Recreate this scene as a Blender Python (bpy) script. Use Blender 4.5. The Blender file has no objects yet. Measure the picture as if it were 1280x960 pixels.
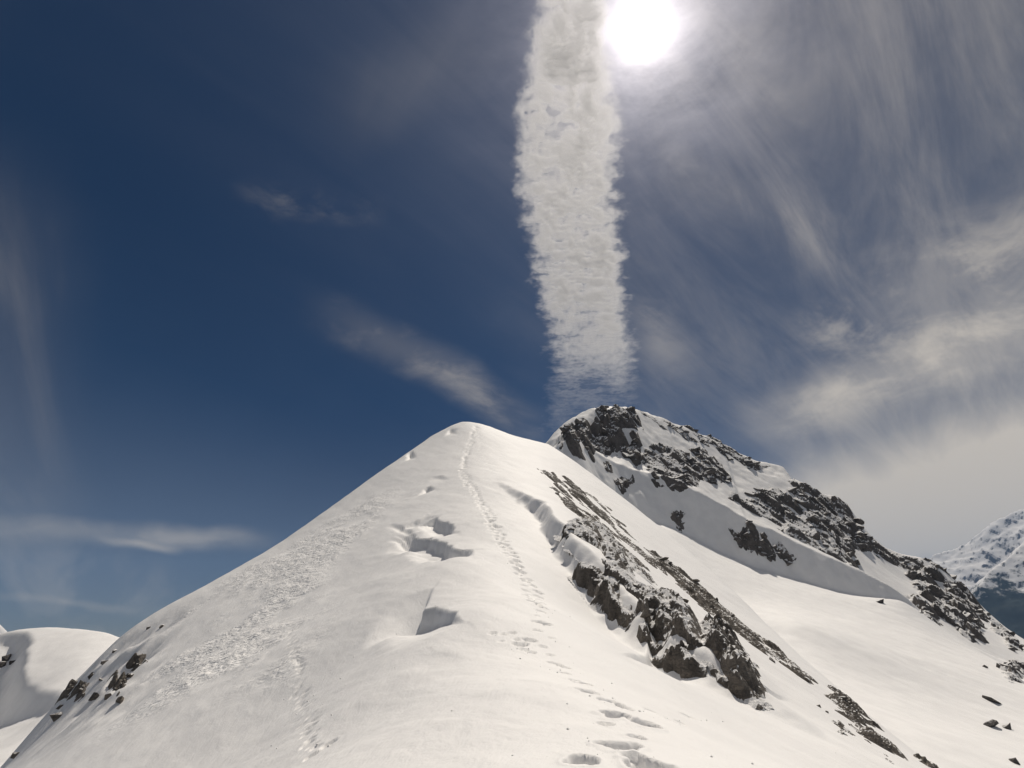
import bpy, bmesh, math, random
import numpy as np
from mathutils import Vector, noise as mnoise

random.seed(7)
RNG = np.random.default_rng(11)
SC = bpy.context.scene
COL = SC.collection

# ------------------------------------------------------------------ camera
PITCH = math.atan(0.5)
cam_d = bpy.data.cameras.new('camera')
cam = bpy.data.objects.new('camera', cam_d)
COL.objects.link(cam)
cam_d.sensor_width = 36.0
cam_d.lens = 18.0
cam_d.clip_start = 0.05
cam_d.clip_end = 120000
cam.location = (0, 0, 0)
cam.rotation_euler = (math.pi / 2 + PITCH, 0, 0)
SC.camera = cam

CP, SP = math.cos(PITCH), math.sin(PITCH)


def ray(px, py):
    """direction of the sight line through a point of the 1280 x 960 photograph"""
    cx = (px - 640) / 640.0
    cy = (480 - py) / 640.0
    return np.array([cx, CP - cy * SP, SP + cy * CP])


def at(px, py, Y):
    d = ray(px, py)
    return d * (Y / d[1])


# ------------------------------------------------------------------ light
SUN_DIR = ray(803, 38)
SUN_DIR = SUN_DIR / np.linalg.norm(SUN_DIR)
SUN_EL = math.asin(SUN_DIR[2])
SUN_AZ = math.atan2(SUN_DIR[0], SUN_DIR[1])

sl = bpy.data.lights.new('sun', 'SUN')
sl.energy = 3.5
sl.angle = math.radians(0.5)
sl.color = (1.0, 0.915, 0.80)
sun = bpy.data.objects.new('sun', sl)
COL.objects.link(sun)
sun.rotation_euler = Vector(SUN_DIR).to_track_quat('Z', 'Y').to_euler()

SC.view_settings.view_transform = 'Standard'
SC.view_settings.look = 'None'
SC.view_settings.gamma = 1.0
SC.view_settings.exposure = 0.0
SC.view_settings.use_curve_mapping = False
SC.cycles.max_bounces = 12
SC.cycles.diffuse_bounces = 8

# ------------------------------------------------------------------ sky
W = bpy.data.worlds.new('World')
SC.world = W
W.use_nodes = True
wt = W.node_tree
wt.nodes.clear()


class NT:
    """small helper for node graphs"""

    def __init__(self, tree):
        self.t = tree

    def n(self, kind, **kw):
        nd = self.t.nodes.new(kind)
        for k, v in kw.items():
            setattr(nd, k, v)
        return nd

    def l(self, a, b):
        self.t.links.new(a, b)

    def put(self, sock, v):
        if isinstance(v, bpy.types.NodeSocket):
            self.l(v, sock)
        else:
            sock.default_value = v

    def math(self, op, a, b=None, c=None, clamp=False):
        nd = self.n('ShaderNodeMath', operation=op)
        nd.use_clamp = clamp
        self.put(nd.inputs[0], a)
        if b is not None:
            self.put(nd.inputs[1], b)
        if c is not None:
            self.put(nd.inputs[2], c)
        return nd.outputs[0]

    def vmath(self, op, a, b=None):
        nd = self.n('ShaderNodeVectorMath', operation=op)
        self.put(nd.inputs[0], a)
        if b is not None:
            self.put(nd.inputs[1], b)
        return nd.outputs[0] if op not in ('DOT_PRODUCT', 'LENGTH') else nd.outputs['Value']

    def noise(self, vec, scale, detail=4, rough=0.5, dist=0.0):
        nd = self.n('ShaderNodeTexNoise')
        self.l(vec, nd.inputs['Vector'])
        nd.inputs['Scale'].default_value = scale
        nd.inputs['Detail'].default_value = detail
        nd.inputs['Roughness'].default_value = rough
        nd.inputs['Distortion'].default_value = dist
        return nd.outputs['Fac']

    def step(self, v, a, b, lo=0.0, hi=1.0):
        nd = self.n('ShaderNodeMapRange', interpolation_type='SMOOTHSTEP')
        self.put(nd.inputs['Value'], v)
        nd.inputs['From Min'].default_value = a
        nd.inputs['From Max'].default_value = b
        nd.inputs['To Min'].default_value = lo
        nd.inputs['To Max'].default_value = hi
        return nd.outputs['Result']

    def mix(self, f, a, b):
        nd = self.n('ShaderNodeMix', data_type='RGBA')
        self.put(nd.inputs[0], f)
        self.put(nd.inputs[6], a)
        self.put(nd.inputs[7], b)
        return nd.outputs[2]

    def mapping(self, vec, loc=(0, 0, 0), rot=(0, 0, 0), scale=(1, 1, 1)):
        nd = self.n('ShaderNodeMapping')
        self.l(vec, nd.inputs[0])
        nd.inputs['Location'].default_value = loc
        nd.inputs['Rotation'].default_value = rot
        nd.inputs['Scale'].default_value = scale
        return nd.outputs[0]


def build_world():
    g = NT(wt)
    sky = g.n('ShaderNodeTexSky', sky_type='NISHITA')
    sky.sun_disc = False
    sky.sun_elevation = SUN_EL
    sky.sun_rotation = SUN_AZ
    sky.altitude = 2600
    sky.air_density = 0.8
    sky.dust_density = 0.35
    sky.ozone_density = 3.0
    hs = g.n('ShaderNodeHueSaturation')
    hs.inputs['Saturation'].default_value = 1.32
    hs.inputs['Value'].default_value = 0.46
    g.l(sky.outputs[0], hs.inputs['Color'])
    base = hs.outputs[0]

    tc = g.n('ShaderNodeTexCoord')
    d = g.vmath('NORMALIZE', tc.outputs['Generated'])
    sep = g.n('ShaderNodeSeparateXYZ')
    g.l(d, sep.inputs[0])
    zc = g.math('ADD', g.math('MAXIMUM', sep.outputs['Z'], 0.0), 0.14)
    u = g.math('DIVIDE', sep.outputs['X'], zc)
    v = g.math('DIVIDE', sep.outputs['Y'], zc)
    cb = g.n('ShaderNodeCombineXYZ')
    g.l(u, cb.inputs[0])
    g.l(v, cb.inputs[1])
    P = cb.outputs[0]                                    # place on the high cloud deck
    az = g.math('ARCTAN2', sep.outputs['X'], sep.outputs['Y'])
    warp = g.n('ShaderNodeTexNoise')
    g.l(d, warp.inputs['Vector'])
    warp.inputs['Scale'].default_value = 3.5
    warp.inputs['Detail'].default_value = 4
    wv = g.vmath('SCALE', g.vmath('SUBTRACT', warp.outputs['Color'], (0.5, 0.5, 0.5)))
    wv.node.inputs['Scale'].default_value = 0.10
    dw = g.vmath('ADD', d, wv)
    puff = g.noise(g.mapping(dw, rot=(0.2, 0.5, 0.3), scale=(0.7, 1.0, 1.7)), 8.0, 9, 0.64, 0.25)
    soft = g.noise(dw, 2.6, 5, 0.55)

    def streak(a, b, width, amount, ragged=0.8, grain=None):
        """a band of cirrus between two points of the sky"""
        A = ray(*a); A = A / np.linalg.norm(A)
        B = ray(*b); B = B / np.linalg.norm(B)
        N = np.cross(A, B); N = N / np.linalg.norm(N)
        Mx = (A + B) / np.linalg.norm(A + B)
        T = np.cross(N, Mx)
        half = math.acos(float(A @ B)) / 2
        dist = g.math('ABSOLUTE', g.vmath('DOT_PRODUCT', dw, tuple(N)))
        along = g.math('ABSOLUTE', g.vmath('DOT_PRODUCT', dw, tuple(T)))
        fwd = g.step(g.vmath('DOT_PRODUCT', d, tuple(Mx)), 0.0, 0.2)
        f = g.math('MULTIPLY', g.step(dist, width, 0.0), g.step(along, half + width * 0.5, half * 0.35))
        tex = g.step(grain if grain is not None else puff, 0.40, 0.68)
        tex = g.math('MULTIPLY_ADD', tex, ragged, 1 - ragged)
        f = g.math('MULTIPLY', g.math('MULTIPLY', f, fwd), tex)
        return g.math('MULTIPLY', f, amount)

    fib = g.noise(g.mapping(g.mapping(P, rot=(0, 0, -0.80)), scale=(0.42, 2.2, 1)), 2.4, 9, 0.66, 0.6)
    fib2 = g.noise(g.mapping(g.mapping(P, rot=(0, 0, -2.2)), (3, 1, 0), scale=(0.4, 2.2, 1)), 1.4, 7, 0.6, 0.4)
    right = g.step(g.math('MULTIPLY_ADD', g.math('SUBTRACT', soft, 0.5), 0.7, az), -0.05, 0.95)
    veil = g.math('MULTIPLY', right, g.math('MULTIPLY_ADD', g.step(fib, 0.34, 0.72), 0.22, 0.09))
    veil = g.math('ADD', veil, g.math('MULTIPLY', g.math('MULTIPLY', right, g.step(soft, 0.42, 0.68)), 0.12))
    left_fill_veil = g.math('MULTIPLY', g.step(az, -1.0, -1.7), g.math('MULTIPLY_ADD', fib2, 0.25, 0.08))  # cloud veil added mostly out of view, to lift fill light on shaded snow
    haze_low = g.math('MULTIPLY', g.step(sep.outputs['Z'], 0.42, 0.0), 0.10)
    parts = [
        veil, haze_low, left_fill_veil,
        streak((-60, 640), (355, 690), 0.028, 0.40, 0.55),
        streak((120, 668), (225, 693), 0.010, 0.30, 0.3),
        streak((385, 380), (700, 545), 0.062, 0.34, 0.72),
        streak((310, 236), (480, 268), 0.040, 0.14, 1.0),
        streak((-60, 200), (-20, 720), 0.16, 0.16, 0.7, fib2),
        streak((-60, 690), (230, 790), 0.10, 0.22, 0.8, fib2),
        streak((-40, 728), (190, 772), 0.008, 0.22, 0.5),
        streak((400, 150), (640, 40), 0.10, 0.08, 0.7, fib2),
        streak((915, 545), (1430, 355), 0.080, 0.60, 0.45),
        streak((850, 735), (1480, 530), 0.175, 1.05, 0.10, soft),
        streak((1010, 418), (1140, 392), 0.075, 0.42, 0.9),
        streak((1120, 365), (1400, 300), 0.12, 0.45, 0.85),
        streak((800, 200), (1100, 330), 0.06, 0.16, 0.8, fib),
        streak((780, 330), (860, 480), 0.07, 0.14, 0.8),
    ]
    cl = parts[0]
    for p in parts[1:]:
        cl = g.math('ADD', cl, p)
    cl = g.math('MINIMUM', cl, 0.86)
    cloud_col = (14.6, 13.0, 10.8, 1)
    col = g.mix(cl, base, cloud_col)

    # the sun itself and the bright ring of thin cloud round it
    dt = g.vmath('DOT_PRODUCT', d, tuple(SUN_DIR))
    ang = g.math('ARCCOSINE', g.math('MINIMUM', dt, 1.0))
    core = g.math('MULTIPLY', g.math('EXPONENT', g.math('MULTIPLY', ang, -46.0)), 60.0)
    mid = g.math('MULTIPLY', g.math('EXPONENT', g.math('MULTIPLY', ang, -14.0)), 24.0)
    mid = g.math('MULTIPLY', mid, g.math('MULTIPLY_ADD', g.step(puff, 0.25, 0.75), 1.1, 0.45))
    wide = g.math('MULTIPLY', g.math('EXPONENT', g.math('MULTIPLY', ang, -4.2)), 3.4)
    wide = g.math('MULTIPLY', wide, g.math('MULTIPLY_ADD', g.step(fib, 0.3, 0.75), 0.6, 0.7))
    glow = g.math('ADD', core, g.math('ADD', mid, wide))
    gl = g.vmath('SCALE', (1.0, 0.92, 0.93))
    g.l(glow, gl.node.inputs['Scale'])
    col = g.vmath('ADD', col, gl)
    bg = g.n('ShaderNodeBackground')
    g.l(col, bg.inputs['Color'])
    bg.inputs['Strength'].default_value = 0.05
    out = g.n('ShaderNodeOutputWorld')
    g.l(bg.outputs[0], out.inputs['Surface'])


build_world()

# ------------------------------------------------------------------ numeric helpers


def hash2(ix, iy, k):
    h = (ix.astype(np.int64) * 374761393 + iy.astype(np.int64) * 668265263 + k * 2246822519) & 0xFFFFFFFF
    h = ((h ^ (h >> 13)) * 1274126177) & 0xFFFFFFFF
    h = ((h ^ (h >> 16)) * 2654435761) & 0xFFFFFFFF
    return ((h ^ (h >> 15)) & 0xFFFFFF) / float(0xFFFFFF)


def vnoise(x, y, k=0):
    ix = np.floor(x); iy = np.floor(y)
    fx = x - ix; fy = y - iy
    fx = fx * fx * fx * (fx * (fx * 6 - 15) + 10)
    fy = fy * fy * fy * (fy * (fy * 6 - 15) + 10)
    a = hash2(ix, iy, k); b = hash2(ix + 1, iy, k)
    c = hash2(ix, iy + 1, k); d = hash2(ix + 1, iy + 1, k)
    return (a + (b - a) * fx) * (1 - fy) + (c + (d - c) * fx) * fy


def fbm(x, y, k=0, octv=5, rough=0.5):
    s = 0; a = 1.0; tot = 0
    for i in range(octv):
        s = s + a * (vnoise(x * 2 ** i * 1.01 + 17.3 * i, y * 2 ** i * 1.01 - 9.1 * i, k + i) - 0.5)
        tot += a
        a *= rough
    return 2 * s / tot


def ridged(x, y, k=0, octv=5, rough=0.55):
    s = 0; a = 1.0; tot = 0
    for i in range(octv):
        c, sn = math.cos(0.6 * i), math.sin(0.6 * i)
        X = (c * x - sn * y) * 2 ** i; Y = (sn * x + c * y) * 2 ** i
        s = s + a * (1 - np.abs(2 * vnoise(X + 31 * i, Y + 7 * i, k + i) - 1))
        tot += a
        a *= rough
    return s / tot


def sstep(a, b, x):
    """smooth step from a to b"""
    t = np.clip((x - a) / (b - a), 0, 1)
    return t * t * (3 - 2 * t)


class TPS:
    """smooth height surface through given points"""

    def __init__(self, pts, lam=0.0):
        P = np.array(pts, float)
        self.c = P[:, :2]
        n = len(P)
        self.s = 30.0
        K = self.k(np.linalg.norm(self.c[:, None] - self.c[None], axis=2)) + lam * np.eye(n)
        A = np.zeros((n + 3, n + 3))
        A[:n, :n] = K
        A[:n, n] = 1; A[:n, n + 1:] = self.c / self.s
        A[n, :n] = 1; A[n + 1:, :n] = (self.c / self.s).T
        b = np.zeros(n + 3); b[:n] = P[:, 2]
        self.w = np.linalg.solve(A, b)

    def k(self, r):
        r = r / self.s
        return np.where(r > 1e-9, r * r * np.log(np.maximum(r, 1e-9)), 0)

    def __call__(self, x, y):
        x = np.asarray(x, float); y = np.asarray(y, float)
        sh = x.shape
        x = x.ravel(); y = y.ravel()
        out = np.empty(len(x))
        n = len(self.c)
        for i in range(0, len(x), 40000):
            X = x[i:i + 40000]; Y = y[i:i + 40000]
            r = np.sqrt((X[:, None] - self.c[None, :, 0]) ** 2 + (Y[:, None] - self.c[None, :, 1]) ** 2)
            out[i:i + 40000] = self.k(r) @ self.w[:n] + self.w[n] + (X * self.w[n + 1] + Y * self.w[n + 2]) / self.s
        return out.reshape(sh)


def poly_sd(x, y, poly):
    """signed distance to a closed polygon in plan, negative inside"""
    x = np.asarray(x, float); y = np.asarray(y, float)
    d = np.full(x.shape, 1e18)
    s = np.ones(x.shape)
    n = len(poly)
    for i in range(n):
        ax, ay = poly[i][:2]; bx, by = poly[i - 1][:2]
        ex, ey = bx - ax, by - ay
        wx, wy = x - ax, y - ay
        t = np.clip((wx * ex + wy * ey) / (ex * ex + ey * ey + 1e-12), 0, 1)
        d = np.minimum(d, (wx - ex * t) ** 2 + (wy - ey * t) ** 2)
        c1 = y >= ay; c2 = y < by; c3 = ex * wy > ey * wx
        flip = (c1 & c2 & c3) | (~c1 & ~c2 & ~c3)
        s = np.where(flip, -s, s)
    return s * np.sqrt(d)


def line_sd(x, y, line):
    """distance to an open polyline, its sign (right side of travel +) and the position along it 0..n-1"""
    best = np.full(x.shape, 1e18); sg = np.zeros(x.shape); par = np.zeros(x.shape); perp = np.zeros(x.shape)
    for i in range(len(line) - 1):
        ax, ay = line[i][:2]; bx, by = line[i + 1][:2]
        ex, ey = bx - ax, by - ay
        wx, wy = x - ax, y - ay
        t = np.clip((wx * ex + wy * ey) / (ex * ex + ey * ey + 1e-12), 0, 1)
        d = (wx - ex * t) ** 2 + (wy - ey * t) ** 2
        cr = (wx * ey - wy * ex) / math.sqrt(ex * ex + ey * ey + 1e-12)
        m = (d < best - 1e-7) | ((np.abs(d - best) <= 1e-7) & (np.abs(cr) > np.abs(perp)))
        best = np.where(m, d, best)
        perp = np.where(m, cr, perp)
        sg = np.where(m, np.sign(cr), sg)
        par = np.where(m, i + t, par)
    return np.sqrt(best) * sg, par


def hit(H, px, py, t0=2.0, t1=420.0, n=900):
    """where the sight line through a photo point meets height surface H; the nearest pass if it misses"""
    d = ray(px, py)
    t = np.geomspace(t0, t1, n)
    x, y, z = d[0] * t, d[1] * t, d[2] * t
    g = z - H(x, y)
    w = np.where(g < 0)[0]
    if len(w) and w[0] > 0:
        i = w[0]
        f = g[i - 1] / (g[i - 1] - g[i])
        tt = t[i - 1] + f * (t[i] - t[i - 1])
    else:
        tt = t[np.argmin(g / t)]
    return np.array([d[0] * tt, d[1] * tt, float(H(np.array([d[0] * tt]), np.array([d[1] * tt]))[0])])


# ------------------------------------------------------------------ materials
def new_mat(name):
    m = bpy.data.materials.new(name)
    m.use_nodes = True
    m.node_tree.nodes.clear()
    g = NT(m.node_tree)
    out = g.n('ShaderNodeOutputMaterial')
    b = g.n('ShaderNodeBsdfPrincipled')
    g.l(b.outputs[0], out.inputs['Surface'])
    return m, g, b


def snow_material():
    m, g, b = new_mat('wind_packed_snow')
    tc = g.n('ShaderNodeTexCoord')
    P = tc.outputs['Object']
    n1 = g.noise(P, 0.35, 4, 0.55)
    n2 = g.noise(P, 9.0, 3, 0.6)
    c = g.mix(g.step(n1, 0.3, 0.7), (0.865, 0.857, 0.848, 1), (0.92, 0.912, 0.90, 1))
    c = g.mix(g.math('MULTIPLY', g.step(n2, 0.45, 0.8), 0.25), c, (0.84, 0.83, 0.82, 1))
    g.l(c, b.inputs['Base Color'])
    b.inputs['Roughness'].default_value = 0.66
    b.inputs['Specular IOR Level'].default_value = 0.28
    at_ = g.n('ShaderNodeAttribute', attribute_name='crust')
    r1 = g.noise(g.mapping(P, rot=(0, 0, 0.5), scale=(1, 0.45, 1)), 1.6, 4, 0.6, 0.4)
    r2 = g.noise(P, 14.0, 4, 0.65)
    r3 = g.noise(g.mapping(P, scale=(0.8, 1.1, 1)), 2.6, 3, 0.55, 0.8)
    h = g.math('ADD', g.math('MULTIPLY', r1, 0.07), g.math('MULTIPLY', r2, 0.016))
    h = g.math('ADD', h, g.math('MULTIPLY', g.math('MULTIPLY', r3, at_.outputs['Fac']), 0.46))
    bp = g.n('ShaderNodeBump')
    bp.inputs['Strength'].default_value = 0.55
    bp.inputs['Distance'].default_value = 1.0
    g.l(h, bp.inputs['Height'])
    g.l(bp.outputs[0], b.inputs['Normal'])
    return m


def rock_material(name, dark, mid, warm, scale, snow_lo, snow_hi, speck=0.30):
    """weathered rock; snow lies on whatever is flat enough to hold it"""
    m, g, b = new_mat(name)
    tc = g.n('ShaderNodeTexCoord')
    geo = g.n('ShaderNodeNewGeometry')
    P = geo.outputs['Position']
    a = g.noise(P, 0.55 * scale, 6, 0.62, 0.3)
    f = g.noise(P, 3.2 * scale, 6, 0.65)
    v = g.n('ShaderNodeTexVoronoi', feature='DISTANCE_TO_EDGE')
    pw = g.n('ShaderNodeTexNoise')
    g.l(P, pw.inputs['Vector']); pw.inputs['Scale'].default_value = 1.5 * scale
    g.l(g.mapping(g.vmath('ADD', P, pw.outputs['Color']), rot=(0.3, 0.5, 0.4), scale=(1, 1, 2.6)), v.inputs['Vector'])
    v.inputs['Scale'].default_value = 2.0 * scale
    crack = g.step(v.outputs['Distance'], 0.0, 0.05)
    c = g.mix(g.step(a, 0.35, 0.65), dark, mid)
    c = g.mix(g.math('MULTIPLY', g.step(f, 0.5, 0.72), 0.6), c, warm)
    c = g.mix(g.math('MULTIPLY_ADD', crack, -0.40, 0.40), c, (0.018, 0.017, 0.017, 1))
    sep = g.n('ShaderNodeSeparateXYZ')
    g.l(geo.outputs['True Normal'], sep.inputs[0])
    s = g.math('ADD', sep.outputs['Z'], g.math('MULTIPLY', g.math('SUBTRACT', a, 0.5), 0.40))
    s = g.math('ADD', s, g.math('MULTIPLY', g.math('SUBTRACT', f, 0.5), speck))
    s = g.step(s, snow_lo, snow_hi)
    c = g.mix(s, c, (0.89, 0.882, 0.872, 1))
    g.l(c, b.inputs['Base Color'])
    b.inputs['Roughness'].default_value = 0.82
    b.inputs['Specular IOR Level'].default_value = 0.25
    h = g.math('ADD', g.math('MULTIPLY', a, 0.5), g.math('MULTIPLY', f, 0.25))
    h = g.math('ADD', h, g.math('MULTIPLY', crack, 0.12))
    lay = g.noise(g.mapping(P, rot=(0.5, -0.35, 0.3), scale=(0.5, 0.5, 4.0)), 1.3 * scale, 5, 0.6, 0.3)
    h = g.math('ADD', h, g.math('MULTIPLY', lay, 0.55))
    bp = g.n('ShaderNodeBump')
    bp.inputs['Strength'].default_value = 0.7
    bp.inputs['Distance'].default_value = 0.6 / scale
    g.l(h, bp.inputs['Height'])
    g.l(bp.outputs[0], b.inputs['Normal'])
    return m


def far_material(treeline=430.0):
    m, g, b = new_mat('far_snow_rock_forest')
    geo = g.n('ShaderNodeNewGeometry')
    P = geo.outputs['Position']
    sep = g.n('ShaderNodeSeparateXYZ')
    g.l(P, sep.inputs[0])
    sn = g.n('ShaderNodeSeparateXYZ')
    g.l(geo.outputs['True Normal'], sn.inputs[0])
    a = g.noise(P, 0.006, 8, 0.65, 0.4)
    f = g.noise(P, 0.03, 6, 0.7)
    s = g.math('ADD', sn.outputs['Z'], g.math('MULTIPLY', g.math('SUBTRACT', a, 0.5), 0.55))
    s = g.math('ADD', s, g.math('MULTIPLY', g.math('SUBTRACT', f, 0.5), 0.35))
    c = g.mix(g.step(s, 0.52, 0.68), (0.055, 0.05, 0.05, 1), (0.84, 0.83, 0.82, 1))
    tree = g.math('ADD', sep.outputs['Z'], g.math('MULTIPLY', g.math('SUBTRACT', a, 0.5), 900.0))
    tree = g.math('ADD', tree, g.math('MULTIPLY', g.math('SUBTRACT', f, 0.5), 500.0))
    c = g.mix(g.step(tree, treeline, treeline - 160.0), c, (0.018, 0.028, 0.022, 1))
    g.l(c, b.inputs['Base Color'])
    b.inputs['Roughness'].default_value = 0.85
    b.inputs['Specular IOR Level'].default_value = 0.1
    return m


M_SNOW = snow_material()
M_ROCK_NEAR = rock_material('brown_gneiss', (0.10, 0.089, 0.078, 1), (0.185, 0.164, 0.142, 1), (0.27, 0.228, 0.184, 1), 1.4, 0.54, 0.64, 0.18)
M_ROCK_BARE = rock_material('brown_gneiss_swept', (0.10, 0.089, 0.078, 1), (0.185, 0.164, 0.142, 1), (0.27, 0.228, 0.184, 1), 1.4, 0.78, 0.92)
M_ROCK_FAR = rock_material('dark_gneiss', (0.095, 0.088, 0.083, 1), (0.175, 0.159, 0.148, 1), (0.25, 0.22, 0.195, 1), 0.45, 0.47, 0.55, 0.08)
M_ROCK_DARK = rock_material('dark_gneiss_swept', (0.06, 0.056, 0.054, 1), (0.11, 0.10, 0.095, 1), (0.16, 0.14, 0.125, 1), 0.6, 0.80, 0.95)
M_FAR = far_material()
M_FAR_BARE = far_material(-500.0)


# ------------------------------------------------------------------ object helpers
def tag(o, label=None, cat=None, group=None, kind=None):
    if label: o['label'] = label
    if cat: o['category'] = cat
    if group: o['group'] = group
    if kind: o['kind'] = kind
    return o


def link(name, me, mat, parent=None, loc=(0, 0, 0)):
    o = bpy.data.objects.new(name, me)
    COL.objects.link(o)
    o.location = loc
    if parent is not None:
        o.parent = parent
    if mat is not None and not me.materials:
        me.materials.append(mat)
    return o


def np_mesh(name, V, F, smooth=True):
    """mesh from arrays of vertices and quads or triangles"""
    me = bpy.data.meshes.new(name)
    n, k = F.shape
    me.vertices.add(len(V))
    me.vertices.foreach_set('co', np.ascontiguousarray(V, np.float32).ravel())
    me.loops.add(n * k)
    me.loops.foreach_set('vertex_index', np.ascontiguousarray(F, np.int32).ravel())
    me.polygons.add(n)
    me.polygons.foreach_set('loop_start', np.arange(0, n * k, k, dtype=np.int32))
    me.polygons.foreach_set('use_smooth', np.full(n, smooth, dtype=bool))
    me.update(calc_edges=True)
    return me


def grid_faces(nr, nc):
    i = np.arange(nr - 1)[:, None] * nc + np.arange(nc - 1)[None]
    return np.stack([i, i + 1, i + nc + 1, i + nc], -1).reshape(-1, 4)


def drop_verts(V, F, keep_face):
    F = F[keep_face]
    used = np.unique(F)
    remap = np.full(len(V), -1); remap[used] = np.arange(len(used))
    return V[used], remap[F], used


def empty(name, loc):
    o = bpy.data.objects.new(name, None)
    o.empty_display_size = 0.5
    COL.objects.link(o)
    o.location = loc
    return o


# ------------------------------------------------------------------ the near ridge: control points
NP = [(0, 0, -1.7), (-3, 0, -2.7), (3, 0, -2.3), (0, -10, -3.2), (-10, 0, -7.2), (10, 0, -5.6), (-28, 8, -15),
      (-18, -14, -14), (15, -12, -10), (-45, 30, -19), (20, 8, -9), (-58, 40, -19), (0, -45, -12), (-40, -40, -34), (40, -40, -28)]
for p in [(780, 940, 5.4), (700, 830, 9.6), (655, 740, 20), (612, 650, 40), (580, 590, 62), (593, 535, 86),
          (640, 955, 5.4), (540, 950, 7.0), (420, 950, 11), (300, 950, 17), (100, 950, 26),
          (560, 850, 11.5), (470, 850, 15), (350, 900, 20), (200, 880, 28), (350, 800, 31), (200, 800, 42), (560, 760, 20),
          (450, 720, 37), (350, 720, 46), (500, 640, 52), (540, 600, 63), (560, 700, 29), (600, 760, 17.5),
          (150, 790, 48), (250, 735, 53), (350, 678, 60), (450, 607, 70), (510, 565, 79), (540, 545, 85), (578, 526, 90),
          (600, 529, 90), (640, 544, 92), (685, 554, 93), (75, 880, 45), (15, 955, 41),
          (640, 600, 58), (650, 650, 41), (700, 700, 33.5), (735, 735, 30), (780, 790, 28), (830, 835, 25), (900, 870, 22.5),
          (720, 790, 19), (780, 850, 13.5), (860, 900, 12.5), (900, 945, 9.5), (1000, 900, 21), (1020, 950, 15),
          (1100, 955, 21), (1000, 955, 13.5),
          (740, 592, 85), (790, 630, 77), (830, 662, 70), (900, 722, 58), (960, 782, 48), (1040, 852, 39), (1160, 952, 30),
          (690, 590, 72), (740, 640, 58), (800, 700, 47), (870, 775, 35), (940, 840, 28)]:
    NP.append(tuple(at(*p)))
tpsN = TPS(NP, lam=0.01)
POLY_N = [tuple(at(*p)[:2]) for p in [(15, 955, 41), (75, 878, 45), (150, 790, 48), (250, 735, 53), (350, 678, 60), (450, 607, 70),
                                      (510, 565, 79), (540, 545, 85), (578, 526, 90), (600, 529, 90.5), (640, 544, 92), (685, 554, 93),
                                      (740, 592, 85), (790, 630, 77), (830, 662, 70), (900, 722, 58), (960, 782, 48), (1040, 852, 39), (1160, 952, 30)]]
POLY_N += [(21.5, 20), (25, 5), (45, -60), (-80, -60), (-70, 15), (-46, 34)]


def softplus(d, w):
    return np.where(d > 20 * w, d, w * np.log1p(np.exp(np.clip(d / w, -40, 20))))


def baseN(x, y):
    d = poly_sd(x, y, POLY_N)
    return tpsN(x, y) - 1.0 * softplus(d - 0.4, 0.35) - 0.02 * np.maximum(d, 0) ** 2


# features cut into or raised out of the ridge snow
def pl(H, pts):
    return [tuple(hit(H, *p)[:2]) for p in pts]


# (line, side that drops, depth list, wall width, length over which the floor rises back)
SCOOPS = []


def scoop(pts, depth, wall, fade, side=1, rag=0.0):
    SCOOPS.append((pl(baseN, pts), depth, wall, fade, side, rag))


# broken double step left of the track
scoop([(528, 651), (545, 646), (562, 655), (572, 664)], [0.15, 0.7, 0.8, 0.15], 0.18, 2.1, 1, 0.22)
scoop([(516, 668), (530, 672), (556, 680), (575, 688), (592, 686)], [0.25, 0.7, 0.8, 0.9, 0.08], 0.18, 2.3, 1, 0.24)
scoop([(502, 660), (518, 652), (530, 645)], [0.1, 0.5, 0.2], 0.2, 3.0, 1, 0.15)
# undercut block further down
scoop([(545, 733), (536, 748), (530, 760), (545, 758), (566, 766), (584, 776)], [0.05, 0.4, 0.8, 0.75, 0.35, 0.03], 0.13, 2.2, 1, 0.10)
# small ones towards the summit
scoop([(526, 613), (536, 608), (545, 611)], [0.1, 0.9, 0.1], 0.3, 3.0)
scoop([(505, 571), (514, 563), (521, 571)], [0.1, 1.3, 0.1], 0.4, 3.5)
scoop([(555, 545), (562, 537), (572, 536)], [0.1, 0.7, 0.1], 0.4, 3.5)
scoop([(543, 596), (552, 595), (560, 599)], [0.05, 0.3, 0.05], 0.2, 2)
# wind hole on the right
scoop([(785, 818), (800, 820), (815, 817), (829, 822)], [0.1, 0.6, 0.5, 0.15], 0.15, 1.8, 1, 0.03)
# thin crack lines at the left of the double step
for a, b in [((490, 655), (515, 664)), ((500, 667), (520, 675)), ((492, 672), (512, 676))]:
    scoop([a, ((a[0] + b[0]) / 2, (a[1] + b[1]) / 2 - 2), b], [0.05, 0.3, 0.2], 0.12, 0.8)

# the rib to the right stands up like a step out of the snow
RIB = pl(baseN, [(612, 602), (640, 620), (668, 642), (686, 672), (708, 704), (735, 728), (780, 788), (830, 834)]) + [(7.4, 21.8), (8.7, 20.9), (10.2, 20.1), (13.0, 19.0)]
RIB_H = [0, 0.6, 1.4, 1.7, 1.7, 1.9, 2.0, 1.9, 1.5, 0.7, 0.1, 0]
RIB_W = [0.7, 0.7, 0.8, 0.9, 1.2, 1.9, 2.1, 2.0, 1.8, 1.6, 1.5, 1.5]

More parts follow.
